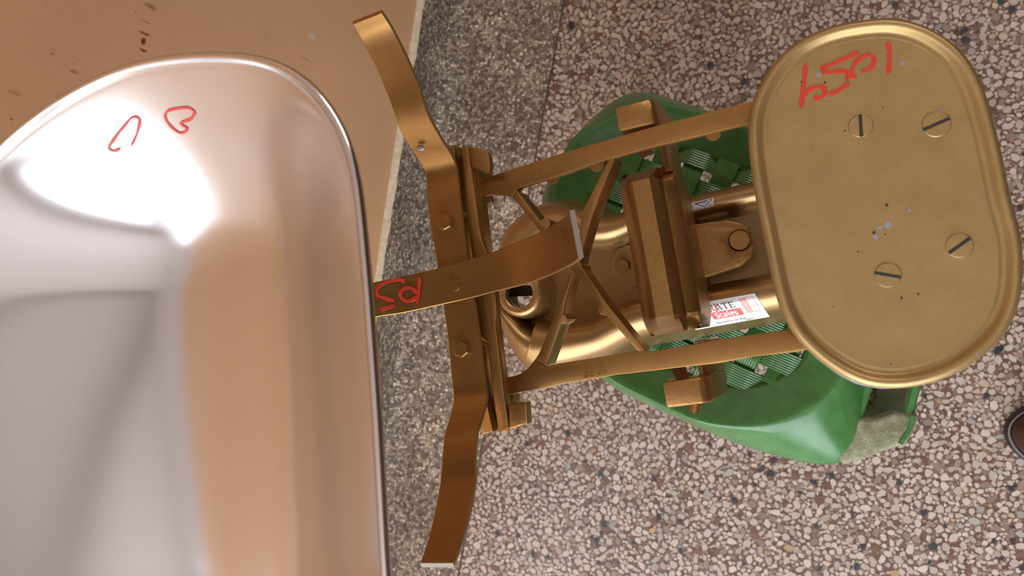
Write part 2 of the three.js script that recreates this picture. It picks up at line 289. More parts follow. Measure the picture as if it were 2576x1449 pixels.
// ---------------------------------------------------------------- terrazzo chips, each a flat cut stone flush with the floor
(() => {
  const corners = [[1140, -40], [2640, -40], [2640, 1500], [1120, 1500]].map(([x, y]) => at(x, y, 0));
  const x0 = Math.min(...corners.map((q) => q.x)) - 0.05, x1 = Math.max(...corners.map((q) => q.x)) + 0.3, z0 = Math.min(...corners.map((q) => q.z)) - 0.3, z1 = Math.max(...corners.map((q) => q.z)) + 0.3;
  const cell = 0.012, gw = Math.ceil((x1 - x0) / cell) + 1, gh = Math.ceil((z1 - z0) / cell) + 1, gridc = Array.from({ length: gw * gh }, () => []);
  const list = [];
  const put = (r0, r1, tries, tight) => {
    for (let i = 0; i < tries; i++) {
      const r = rr(r0, r1), x = rr(x0, x1), z = rr(z0, z1);
      if (x - r * 1.2 < divX(z)) continue;
      const gx = Math.floor((x - x0) / cell), gz = Math.floor((z - z0) / cell); let ok = true;
      for (let b = -1; b <= 1 && ok; b++) for (let a = -1; a <= 1 && ok; a++) { const q = gridc[(gz + b) * gw + gx + a]; if (q) for (const c of q) if (Math.hypot(c.x - x, c.z - z) < (c.r + r) * tight) { ok = false; break; } }
      if (ok) { const c = { x, z, r }; list.push(c); gridc[gz * gw + gx].push(c); }
    }
  };
  put(0.0042, 0.0056, 10500, 1.0); put(0.0031, 0.0044, 70000, 0.96); put(0.0023, 0.0033, 170000, 0.95); put(0.0016, 0.0024, 240000, 0.95);
  const tone = () => {
    const t = rnd(), k = rr(0.82, 1.12), s = (r, g, b) => lin(r * k, g * k, b * k);
    if (t < 0.54) return s(0.53, 0.45, 0.37); if (t < 0.72) return s(0.44, 0.36, 0.29); if (t < 0.82) return s(0.52, 0.40, 0.31); if (t < 0.91) return s(0.28, 0.205, 0.16);
    if (t < 0.945) return s(0.18, 0.085, 0.06); if (t < 0.953) return s(0.46, 0.29, 0.15); if (t < 0.98) return s(0.035, 0.038, 0.045); return s(0.34, 0.33, 0.29);
  };
  const chip = (c) => {
    const n = 5 + Math.floor(rnd() * 4), el = rr(1, 1.7), a = rnd() * 6.28, y = 0.0002 + 0.0003 * rnd(), ca = Math.cos(a), sa = Math.sin(a), rim = [];
    for (let i = 0; i < n; i++) { const t = (i + rr(-0.32, 0.32)) / n * 6.283, k = c.r * rr(0.8, 1.18), u = Math.cos(t) * k * Math.sqrt(el), v = Math.sin(t) * k / Math.sqrt(el); rim.push([c.x + u * ca - v * sa, c.z + u * sa + v * ca]); }
    const pos = [], nor = [], tri = (p, q, r, m) => { pos.push(...p, ...q, ...r); for (let k = 0; k < 3; k++) nor.push(...m); };
    for (let i = 0; i < n; i++) {
      const p = rim[i], q = rim[(i + 1) % n], P = [p[0], y, p[1]], Q = [q[0], y, q[1]], P0 = [p[0], -0.001, p[1]], Q0 = [q[0], -0.001, q[1]], l = Math.hypot(q[0] - p[0], q[1] - p[1]), m = [(q[1] - p[1]) / l, 0, -(q[0] - p[0]) / l];
      tri([c.x, y, c.z], Q, P, [0, 1, 0]); tri(P, Q, Q0, m); tri(P, Q0, P0, m);
    }
    const col = tone(), cc = []; for (let i = 0; i < pos.length / 3; i++) cc.push(col.r, col.g, col.b);
    const g = new THREE.BufferGeometry(); g.setAttribute('position', new THREE.Float32BufferAttribute(pos, 3)); g.setAttribute('normal', new THREE.Float32BufferAttribute(nor, 3)); g.setAttribute('color', new THREE.Float32BufferAttribute(cc, 3));
    return g;
  };
  const inView = (c) => { const d = V(c.x, 0, c.z).sub(EYE), f = d.dot(FWD), px = W / 2 + F * d.dot(RIGHT) / f, py = H / 2 + F * d.dot(DOWN) / f; return px > 1180 && px < 2560 && py > 10 && py < 1440 && !(py > 250 && py < 1100 && px > 1380 && px < 2300) && !(px > 1890 && py > 60 && py < 960); };
  list.sort((a, b) => b.r - a.r);
  const rest = []; let single = 0;
  for (const c of list) {
    const g = chip(c);
    if (single < 300 && inView(c)) { single++; part('terrazzo_chip', g, M.chip, floor); } else rest.push(g);
  }
  const s = part('terrazzo_chips', mergeGeometries(rest), M.chip, floor); s.userData.kind = 'stuff';
})();
// ---------------------------------------------------------------- green plastic stool
const stoolC = at(1760, 650, 0.31);
(() => {
  const t = thing('plastic_stool', 'green plastic stool with a woven-strip seat, standing on the terrazzo under the gold scale', 'stool', V(stoolC.x, 0, stoolC.z));
  const N = 160, YC = 0.329;
  const crest = smooth(trace([[1385, 520], [1383, 478], [1404, 420], [1440, 352], [1485, 322], [1547, 290], [1600, 266], [1647, 258], [1716, 270], [1790, 288], [1880, 318], [1980, 355], [2070, 400], [2130, 470], [2160, 560], [2170, 700], [2160, 820], [2140, 900], [2118, 954], [2068, 1009], [2021, 1036], [1963, 1061], [1905, 1073], [1846, 1073], [1788, 1067], [1730, 1051], [1672, 1024], [1600, 990], [1536, 955], [1470, 890], [1420, 790], [1395, 650]], YC), N, true);
  const skirt = smooth(trace([[1364, 520], [1370, 475], [1400, 420], [1447, 341], [1482, 306], [1533, 261], [1568, 241], [1599, 232], [1637, 235], [1689, 249], [1740, 265], [1792, 282], [1880, 312], [1980, 345], [2080, 390], [2140, 460], [2170, 560], [2185, 700], [2186, 850], [2180, 960], [2168, 1050], [2158, 1110], [2140, 1152], [2105, 1167], [2060, 1166], [1982, 1154], [1905, 1133], [1827, 1106], [1769, 1080], [1710, 1055], [1633, 1020], [1555, 981], [1490, 930], [1425, 830], [1385, 660]], 0.285), N, true);
  // line both loops up by bearing from the middle
  const bear = (q) => Math.atan2(q.z - stoolC.z, q.x - stoolC.x);
  const resample = (loop) => Array.from({ length: N }, (_, i) => {
    const a = -Math.PI + 2 * Math.PI * i / N; let best = null;
    for (let k = 0; k < N; k++) { const p = loop[k], q = loop[(k + 1) % N]; let d0 = bear(p) - a, d1 = bear(q) - a; d0 -= 2 * Math.PI * Math.round(d0 / 2 / Math.PI); d1 -= 2 * Math.PI * Math.round(d1 / 2 / Math.PI); if (Math.abs(d0) < 0.5 && Math.abs(d1) < 0.5 && d0 * d1 <= 0) { best = p.clone().lerp(q, d0 === d1 ? 0 : d0 / (d0 - d1)); break; } }
    return best;
  });
  const C = relax(resample(crest), 40), S = relax(resample(skirt), 30), inner = inset(C, 0.036), mid = (k, y) => C.map((q, i) => { const r = q.clone().lerp(S[i], k); r.y = y; return r; });
  const rows = [level(inset(C, 0.038), 0.306), level(inset(C, 0.036), 0.312), level(inset(C, 0.03), 0.315), level(inset(C, 0.018), 0.320), level(inset(C, 0.007), 0.3265), level(inset(C, 0.002), 0.3288), level(C, YC), mid(0.1, 0.327), mid(0.25, 0.321), mid(0.6, 0.306), mid(0.92, 0.290), mid(1, 0.285), mid(0.98, 0.282), mid(0.9, 0.287), mid(0.55, 0.302), mid(0.15, 0.32), level(inset(C, 0.016), 0.316), level(inset(C, 0.038), 0.306)];
  part('seat_rim', finish(grid(rows.reverse(), true), 1.2), M.green, t);
  // woven strips
  const o = at(1915, 930, 0.31), dA = at(1985, 961, 0.31).sub(o).normalize(), dB = V(-dA.z, 0, dA.x);
  const pitch = 0.030, w = 0.0208, clipPoly = inset(C, 0.031);
  const inside = (x, z) => { let r = false; for (let i = 0, j = N - 1; i < N; j = i++) { const a = clipPoly[i], b = clipPoly[j]; if ((a.z > z) !== (b.z > z) && x < (b.x - a.x) * (z - a.z) / (b.z - a.z) + a.x) r = !r; } return r; };
  const mkStrip = (k, d, e, par) => {
    const runs = []; let run = [];
    for (let s = -0.36; s <= 0.36; s += 0.0015) {
      const q = o.clone().addScaledVector(e, (k + 0.5) * pitch).addScaledVector(d, s);
      if (inside(q.x, q.z)) run.push(s); else if (run.length) { runs.push(run); run = []; }
    }
    for (const r of runs) {
      if (r.length < 6) continue;
      const prof = []; const ribs = 9;
      for (let i = 0; i <= ribs * 2; i++) { const u = -0.5 + i / (ribs * 2); prof.push([u * w, (i % 2 ? 0.0005 : 0) - (i === 0 || i === ribs * 2 ? 0.0003 : 0)]); }
      prof.push([0.5 * w, -0.0016], [-0.5 * w, -0.0016]);
      const rws = []; const m = Math.ceil((r[r.length - 1] - r[0]) / 0.003);
      for (let i = 0; i <= m; i++) {
        const s = r[0] + (r[r.length - 1] - r[0]) * i / m, ph = Math.cos(Math.PI * (s / pitch - 0.5)) , up = 0.0022 * Math.max(-1, Math.min(1, 1.6 * ph)) * ((k + par) % 2 === 0 ? 1 : -1);
        rws.push(prof.map(([u, h]) => o.clone().addScaledVector(e, (k + 0.5) * pitch + u).addScaledVector(d, s).setY(0.311 + up + h)));
      }
      part('seat_strip', finish(grid(rws, true), 0.5), M.green, t);
    }
  };
  for (let k = -14; k <= 14; k++) { mkStrip(k, dA, dB, 1); mkStrip(k, dB, dA, 0); }
  // legs, splayed and tapered, from under the rim to the floor
  for (const [px, py, ex, ez] of [[1480, 420, -0.006, -0.006], [2010, 420, 0.006, -0.006], [1560, 900, -0.006, 0.006]]) {
    const q = at(px, py, 0.30), g = new THREE.CylinderGeometry(0.021, 0.016, 0.31, 20); g.translate(0, 0.155, 0);
    const p = g.attributes.position; for (let i = 0; i < p.count; i++) { const k = 1 - p.getY(i) / 0.31; p.setX(i, p.getX(i) + ex * k * 3); p.setZ(i, p.getZ(i) + ez * k * 3); }
    g.translate(q.x, 0, q.z); part('leg', finish(g, 0.8), M.green, t);
  }
  // the worn corner lobe with its open slot
  const lobe = smooth(trace([[2128, 1090], [2150, 1052], [2200, 1050], [2246, 1036], [2282, 1038], [2306, 1044], [2297, 1086], [2273, 1117], [2235, 1129], [2165, 1155], [2118, 1164], [2108, 1130]], 0.287), 60, true, 0.5);
  part('corner_lobe', prism(lobe, 0.292, 0.022, 0.004, [], 1), M.greenWorn, t, 'scuffed grey-green corner');
  const wallTop = smooth(trace([[2306, 900], [2307, 980], [2302, 1044], [2292, 1084], [2268, 1112], [2232, 1126], [2165, 1150], [2126, 1156]], 0.28), 50, false, 0.4), thin = wallTop.map((q) => V(q.x + (stoolC.x - q.x) * 0.012, q.y, q.z + (stoolC.z - q.z) * 0.012));
  part('leg', finish(grid([level(wallTop, 0.281), level(wallTop, 0), level(thin, 0), level(thin, 0.281), level(wallTop, 0.281)], false), 0.7), M.green, t);
  part('corner_edge', strap(trace([[2268, 1118], [2292, 1080], [2300, 1046]], 0.289).map((q) => q.setY(0.294)), trace([[2276, 1119], [2301, 1084], [2308, 1044]], 0.289).map((q) => q.setY(0.28)), 0.004), M.green, t);
  for (const L of [[[2140, 1062], [2158, 1010], [2172, 965], [2186, 900]], [[2270, 1052], [2284, 1000], [2294, 960], [2304, 890]]]) {
    const a = trace(L, 0.29), b = trace(L.map(([x, y], i) => [x + 26, y + 2]), 0.29); part('corner_rib', strap(a, b, 0.016, 20, 0.002), M.green, t);
  }
})();
// ---------------------------------------------------------------- gold counter scale
const S = thing('counter_scale', 'gold-painted counter scale with oval weight plate and empty four-armed cradle on the green stool', 'scale', at(1700, 660, 0.331));
const font = await new FontLoader().loadAsync('fonts/droid/droid_sans_bold.typeface.json');
const YB = 0.53, YS = 0.56, YW = 0.360;
// body: boat-shaped casting with rounded rails, a sunk web and a ring at its end
const body = (() => {
  const N = 220;
  const P = relax(smooth(trace([[1258, 640], [1262, 600], [1285, 562], [1330, 526], [1366, 511], [1410, 505], [1458, 511], [1500, 524], [1544, 536], [1640, 515], [1727, 494], [1896, 455], [2060, 418], [2110, 440], [2140, 520], [2155, 600], [2160, 680], [2140, 740], [2090, 768], [1968, 796], [1796, 826], [1690, 846], [1630, 856], [1589, 874], [1526, 905], [1450, 928], [1390, 938], [1340, 936], [1318, 924], [1297, 897], [1279, 855], [1268, 818], [1256, 790], [1250, 740], [1252, 690]], 0.365), N, true), 16);
  const hole = at(1306, 738, 0.398);
  const xb = at(1560, 700, 0.37).x, xa = at(1400, 700, 0.37).x;
  const mA = at(1400, 735, 0.37), mB = at(2050, 600, 0.37), left = (q) => Math.max(0, Math.min(1, (xb - q.x) / (xb - xa))), wide = (q) => { const lo = Math.max(0, Math.min(1, 0.5 + (q.z - (mA.z + (mB.z - mA.z) * (q.x - mA.x) / (mB.x - mA.x))) / 0.03)); return Math.min(1 + 0.42 * lo + (0.75 - 0.3 * lo) * left(q), (Math.hypot(q.x - hole.x, q.z - hole.z) - 0.017) / 0.0278); };
  const I = (d, y) => level(inset(P, d, wide), y);
  const rows = [I(-0.004, 0.3294), I(-0.0022, 0.345), I(0.0008, 0.366), I(0.004, 0.383), I(0.0085, 0.393), I(0.0135, 0.397), I(0.018, 0.3965), I(0.0225, 0.392), I(0.0255, 0.385), I(0.027, 0.374), I(0.0278, 0.352)];
  const inner = smooth(trace([[1345, 560], [1420, 562], [1500, 575], [1600, 560], [1730, 530], [1900, 490], [2070, 455], [2110, 560], [2120, 680], [2075, 735], [1968, 758], [1796, 788], [1690, 808], [1600, 828], [1500, 858], [1420, 878], [1350, 866], [1308, 826], [1270, 790], [1256, 740], [1262, 690], [1288, 640], [1310, 596]], YW), 80, true);
  const m = part('body', [finish(grid(rows.reverse(), true), 1.1), prism(inner, YW, 0.006, 0, [circle(at(1316, 738, YW), 0.0165, 40)])], M.body, S);
  const lp = [[0.0185, -0.016], [0.0135, -0.012], [0.0128, -0.002], [0.0132, 0.0005], [0.015, 0.002], [0.0185, 0.002], [0.021, 0.0], [0.0225, -0.005], [0.0235, -0.013], [0.0245, -0.02], [0.0255, -0.04], [0.024, -0.04], [0.0185, -0.016]].map(([r, y]) => new THREE.Vector2(r, y));
  part('end_ring', finish(new THREE.LatheGeometry(lp, 48).translate(hole.x, 0.398, hole.z), 0.7), M.body, m);
  const rod = at(1322, 735, 0.36); part('hook_rod', boxUV(new RoundedBoxGeometry(0.036, 0.006, 0.010, 2, 0.0015).rotateY(0.2).translate(rod.x - 0.004, 0.372, rod.z).toNonIndexed()), M.slot, m, 'dark rod behind the ring');
  // round boss with hexagon bolt on the web
  const b = at(1590, 668, YW); part('boss', finish(new THREE.CylinderGeometry(0.0195, 0.0205, 0.0035, 40).translate(b.x, YW + 0.00175, b.z), 0.5), M.body, m);
  const c = at(1565, 668, YW + 0.01); part('hexagon_bolt', hexBolt(V(c.x, YW + 0.003, c.z), 0.0076, 0.007, undefined, 0.25), M.castGold, m);
  return m;
})();
// stickers bent over the rails: points of the sticker fall straight down on the body
const dropOn = (() => { const rc = new THREE.Raycaster(); return (mesh, x, z) => { rc.set(V(x, 1, z), V(0, -1, 0)); const h = rc.intersectObject(mesh, false); if (!h.length) return V(x, YW, z); const n = h[0].face.normal.clone(); if (n.y < 0) n.negate(); return h[0].point.clone().addScaledVector(n, 0.0007); }; })();
function sticker(name, corners, h, map, label) {
  const [a, b, c, d] = corners.map(([x, y]) => at(x, y, h)), n = 40, pos = [], uv = [], idx = [];   // a top left, b top right, c bottom right, d bottom left
  for (let j = 0; j <= n; j++) for (let i = 0; i <= n; i++) {
    const q = a.clone().lerp(b, i / n).lerp(d.clone().lerp(c, i / n), j / n); pos.push(...dropOn(body, q.x, q.z).toArray()); uv.push(i / n, 1 - j / n);
    if (i < n && j < n) { const k = j * (n + 1) + i; idx.push(k, k + n + 1, k + 1, k + 1, k + n + 1, k + n + 2); }
  }
  const g = new THREE.BufferGeometry(); g.setAttribute('position', new THREE.Float32BufferAttribute(pos, 3)); g.setAttribute('uv', new THREE.Float32BufferAttribute(uv, 2)); g.setIndex(idx); g.computeVertexNormals();
  part(name, g, std({ map, roughness: 0.45 }), body, label);
}
const canvasTex = (w, h, draw) => { const c = document.createElement('canvas'); c.width = w; c.height = h; draw(c.getContext('2d'), w, h); const t = new THREE.CanvasTexture(c); t.colorSpace = THREE.SRGBColorSpace; return t; };
sticker('maker_sticker', [[1716, 771], [1899, 739], [1936, 795], [1746, 829]], 0.385, canvasTex(1024, 380, (g, w, h) => {
  g.fillStyle = '#ece8e6'; g.fillRect(0, 0, w, h);
  g.fillStyle = '#4a4648'; g.font = 'bold 130px serif'; g.fillText('ACCUR', 0, 150, 420); g.fillText('ATE', 430, 150, 290);
  g.strokeStyle = '#e0443a'; g.lineWidth = 20; g.beginPath(); g.moveTo(420, 190); g.lineTo(445, 70); g.lineTo(470, 150); g.stroke();
  g.fillStyle = '#e8564a'; g.fillRect(330, 170, 410, 105); g.fillStyle = '#fff'; g.font = 'bold 104px sans-serif'; g.fillText('Scales', 372, 260, 340);
  g.strokeStyle = '#e8796c'; g.lineWidth = 6; g.strokeRect(790, 40, 180, 220); g.beginPath(); g.moveTo(870, 40); g.lineTo(870, 260); g.moveTo(790, 180); g.lineTo(970, 180); g.stroke(); g.fillStyle = '#f0a79d'; g.fillRect(796, 46, 72, 210); g.fillStyle = '#ece8e6'; g.save(); g.translate(845, 172); g.rotate(-Math.PI / 2); g.font = 'bold 34px sans-serif'; g.fillText('SERVICE', 0, 0, 120); g.restore();
  g.fillStyle = '#d8574c'; g.font = 'italic 34px serif'; g.fillText('~ ~~ ~ ~~~', 380, 312);
  g.fillStyle = '#3c3a40'; g.font = 'bold 36px sans-serif'; g.fillText('Pike Road Fn, 5th Road', 330, 344, 500); g.fillText('320017', 700, 374, 180);
}), 'white paper sticker with red and dark print');
sticker('stamp_sticker', [[1722, 520], [1797, 501], [1797, 520], [1728, 538]], 0.39, canvasTex(512, 160, (g, w, h) => {
  g.fillStyle = '#e9e6ea'; g.fillRect(0, 0, w, h); g.strokeStyle = '#2f3277'; g.lineWidth = 13; g.beginPath(); g.moveTo(200, 30); g.lineTo(480, 24); g.lineTo(350, 132); g.closePath(); g.stroke();
  g.fillStyle = '#5b5fa8'; g.font = 'bold 44px sans-serif'; g.save(); g.translate(415, 40); g.rotate(Math.PI); g.fillText('GNRS', -4, -2, 150); g.restore(); g.fillStyle = '#33345e'; g.font = 'bold 40px sans-serif'; g.fillText('EM', 420, 140); g.fillStyle = '#6f86c8'; g.fillText('22', 190, 146);
  g.strokeStyle = '#55506a'; g.lineWidth = 5; g.beginPath(); g.moveTo(165, 20); g.lineTo(165, 150); g.stroke(); g.fillStyle = '#55506a'; for (let i = 0; i < 5; i++) g.fillRect(30 + i * 24, 40 + (i % 2) * 20, 14, 70);
}), 'small white sticker with a blue triangle stamp');
// fulcrum casting: ridge block between the beam bars with its hook-shaped tongue
(() => {
  const u = at(1672, 640, 0.45);
  const A = at(1587, 430, 0.52), B = at(1657, 828, 0.52), d = B.clone().sub(A).setY(0).normalize(), e = V(d.z, 0, -d.x); if (e.x < 0) e.negate();
  const L = A.distanceTo(B), O = A.clone().setY(0);
  // cross-section: x to the right of the ridge line, y height
  const sec = [[-0.0145, 0.41], [-0.0145, 0.492], [-0.0125, 0.503], [-0.003, 0.520], [0, 0.5225], [0.0125, 0.5225], [0.0155, 0.519], [0.0172, 0.508], [0.0192, 0.5025], [0.0275, 0.4985], [0.0292, 0.4965], [0.030, 0.491], [0.0303, 0.41]];
  const n = 40, rows = [];
  for (let i = 0; i <= n; i++) {
    const s = i / n, k = Math.min(1, Math.min(s, 1 - s) / 0.09), wob = 0;
    rows.push(sec.map(([x, y]) => { const drop = y > 0.495 ? (1 - k) * (y - 0.487) * 0.85 : 0, pull = (1 - k) * 0.16; return O.clone().addScaledVector(d, -0.004 + (L + 0.008) * s).addScaledVector(e, x + (0.008 - x) * pull + wob).setY(y - drop + wob); }));
  }
  const cap = (r) => { const c = r.reduce((q, p) => q.add(p), V()).multiplyScalar(1 / r.length); return r.map(() => c.clone()); };
  const m = part('fulcrum_block', finish(grid([cap(rows[0]), ...rows, cap(rows[n])], true), 0.5), M.castGold, S);
  // pedestal down to the web
  const ped = [[-0.006, 0.25], [0.03, 0.25], [0.03, 0.75], [-0.006, 0.75]].map(([x, s]) => O.clone().addScaledVector(d, L * s).addScaledVector(e, x)); part('pedestal', prism(ped, 0.412, 0.0525, 0.002), M.castGold, m);
  // tongue
  const bolt = at(1860, 604, 0.418), tongue = [...trace([[1700, 575], [1737, 566], [1790, 558], [1827, 554], [1856, 560], [1884, 570], [1889, 580], [1880, 587]], 0.413)];
  const r = 0.0086, a0 = -0.75, a1 = 0.75; for (let i = 0; i <= 18; i++) { const a = a0 - (2 * Math.PI - (a1 - a0)) * i / 18; tongue.push(V(bolt.x + r * Math.cos(a), 0, bolt.z + r * Math.sin(a))); }
  tongue.push(...trace([[1888, 617], [1899, 620], [1893, 636], [1884, 650], [1862, 669], [1806, 687], [1761, 702], [1725, 712]], 0.413));
  part('tongue', prism(tongue, 0.413, 0.02, 0.0012), M.castGold, m);
  part('stud', finish(new THREE.CylinderGeometry(0.0078, 0.008, 0.06, 36).translate(bolt.x, 0.389, bolt.z), 0.5), M.castGold, m);
  // bearing lugs outside each beam bar: an arm rising past the bar and a block that carries the knife edge
  const across = (prof, o, dir, len, bev) => {            // side profile (along e, height) pulled along the block's axis
    const sh = new THREE.Shape(prof.map(([x, y]) => new THREE.Vector2(x, y))), g = new THREE.ExtrudeGeometry(sh, { depth: len - 2 * bev, bevelEnabled: true, bevelThickness: bev, bevelSize: bev, bevelOffset: -bev, bevelSegments: 2 });
    g.translate(0, 0, bev); const f = V().crossVectors(e, V(0, 1, 0)); g.applyMatrix4(new THREE.Matrix4().makeBasis(e, V(0, 1, 0), f)); if (f.dot(dir) < 0) g.translate(-f.x * len, 0, -f.z * len);
    return finish(g.translate(o.x, 0, o.z), 0.7);
  };
  const wx = (k) => (list) => list.map(([x, y]) => [x > 0.0235 ? 0.0235 + (x - 0.0235) * k : x, y]);
  const hook = [[0, 0.531], [0.0235, 0.531], [0.0275, 0.5295], [0.031, 0.525], [0.034, 0.516], [0.0365, 0.50], [0.038, 0.478], [0.0385, 0.455], [0.022, 0.455], [0.021, 0.507], [0, 0.507]], post = [[0.0225, 0.50], [0.0265, 0.507], [0.031, 0.505], [0.035, 0.495], [0.0375, 0.478], [0.0385, 0.44], [0.0225, 0.44]];
  const lo = at(1667, 961, 0.531), hi = at(1559, 332, 0.531), back = d.clone().negate();
  part('bearing_lug', [across(wx(0.9)(hook), lo, d, 0.0185, 0.0022), across(wx(0.9)(post), lo.clone().addScaledVector(d, -0.024), d, 0.036, 0.0008)], M.castGold, m);
  part('bearing_lug', [across(wx(0.6)(hook), hi, back, 0.0185, 0.0022), across(wx(0.5)(post), hi.clone().addScaledVector(d, 0.029), back, 0.04, 0.0008)], M.castGold, m);
  for (const [[x0, y0], [x1, y1]] of [[[1600, 300], [1618, 372]], [[1692, 905], [1716, 960]]]) { const p = at(x0, y0, 0.517), q = at(x1, y1, 0.517), g = new THREE.CylinderGeometry(0.006, 0.006, p.distanceTo(q) + 0.012, 3); g.applyQuaternion(new THREE.Quaternion().setFromUnitVectors(V(0, 1, 0), q.clone().sub(p).normalize())); const c = p.clone().lerp(q, 0.5); part('knife_edge', finish(g.translate(c.x, 0.516, c.z), 0.3), M.castGold, m); }
  const nb = at(1749, 1021, 0.515); part('pin', finish(new THREE.CylinderGeometry(0.0038, 0.004, 0.009, 20).rotateX(Math.PI / 2).translate(nb.x, 0.518, nb.z), 0.5), M.castGold, m);
})();
// beam: two flat bars and deep thin braces meeting in the middle
const beam = (() => {
  const up = trace([[1194, 454], [1240, 441], [1423, 382], [1564, 341], [1692, 305], [1892, 254], [2230, 170], [2242, 220], [1882, 312], [1733, 349], [1637, 372], [1516, 406], [1412, 441], [1300, 475], [1291, 499], [1275, 493], [1240, 489], [1196, 496]], YB);
  const lo = trace([[1262, 951], [1290, 947], [1310, 940], [1328, 926], [1345, 905], [1370, 921], [1602, 883], [1654, 883], [1796, 856], [1982, 829], [2240, 792], [2246, 838], [1999, 886], [1896, 897], [1806, 914], [1699, 926], [1551, 943], [1413, 967], [1269, 994]], YB);
  const m = part('beam', [prism(up, YB, 0.0055, 0.0007), prism(lo, YB, 0.0055, 0.0007)], M.gold, S);
  const rib = (list, top = YB - 0.0004, d = 0.027) => part('brace', prism(trace(list, YB), top, d, 0.0006), M.gold, m);
  rib([[1291, 499], [1299, 478], [1306, 488], [1359, 555], [1364, 550], [1374, 548], [1382, 555], [1384, 564], [1379, 572], [1450, 655], [1443, 668], [1361, 586], [1333, 551], [1309, 520]]);
  rib([[1530, 402], [1549, 394], [1513, 482], [1488, 548], [1461, 641], [1457, 668], [1443, 660], [1454, 600], [1461, 556], [1456, 546], [1459, 535], [1466, 530], [1502, 458]]);
  rib([[1440, 678], [1458, 664], [1526, 764], [1623, 883], [1606, 886], [1528, 796], [1519, 793], [1509, 791], [1503, 782], [1504, 772], [1509, 763]]);
  rib([[1432, 690], [1442, 676], [1438, 698], [1419, 767], [1416, 790], [1424, 794], [1426, 803], [1421, 811], [1411, 816], [1373, 919], [1345, 905], [1355, 890], [1378, 836], [1409, 760]]);
  part('hub', finish(new THREE.CylinderGeometry(0.0042, 0.0045, 0.027, 20).translate(at(1450, 672, YB).x, YB - 0.014, at(1450, 672, YB).z), 0.6), M.gold, m);
  for (const [x, y] of [[1392, 447], [1503, 417], [1795, 338], [1300, 472]]) { const q = at(x, y, YB - 0.008); part('casting_lump', finish(new THREE.CylinderGeometry(0.0052, 0.0044, 0.004, 20).translate(q.x, YB - 0.0075, q.z), 0.5), M.castGold, m); }
  // cast lettering, upside down as the bar is seen
  const letters = (s, px, py, qx, qy, size) => {
    const p = at(px, py, YB), q = at(qx, qy, YB), g = new TextGeometry(s, { font, size, depth: 0.0006, curveSegments: 3 });
    g.rotateX(-Math.PI / 2); const a = Math.atan2(-(q.z - p.z), q.x - p.x); g.rotateY(a); g.translate(p.x, YB - 0.00015, p.z);
    part('cast_lettering', finish(g, 0.5), M.gold, m, 'raised lettering cast into the bar');
  };
  letters('J', 1469, 377, 1459, 380, 0.0068); letters('&', 1436, 388, 1424, 392, 0.0058); letters('K', 1397, 402, 1387, 405, 0.006); letters('2022', 1365, 416, 1322, 430, 0.0062);
  letters('1', 1526, 919, 1514, 921, 0.0062); letters('0', 1513, 922, 1500, 924, 0.006); letters('6', 1496, 926, 1484, 928, 0.006); letters('9', 1480, 929, 1468, 931, 0.006);
  // tie plate that carries the weight plate
  part('plate_seat', prism(trace([[2110, 200], [2240, 170], [2246, 838], [2130, 815]], YB), YB + 0.0072, 0.008, 0.001), M.gold, m);
  return m;
})();
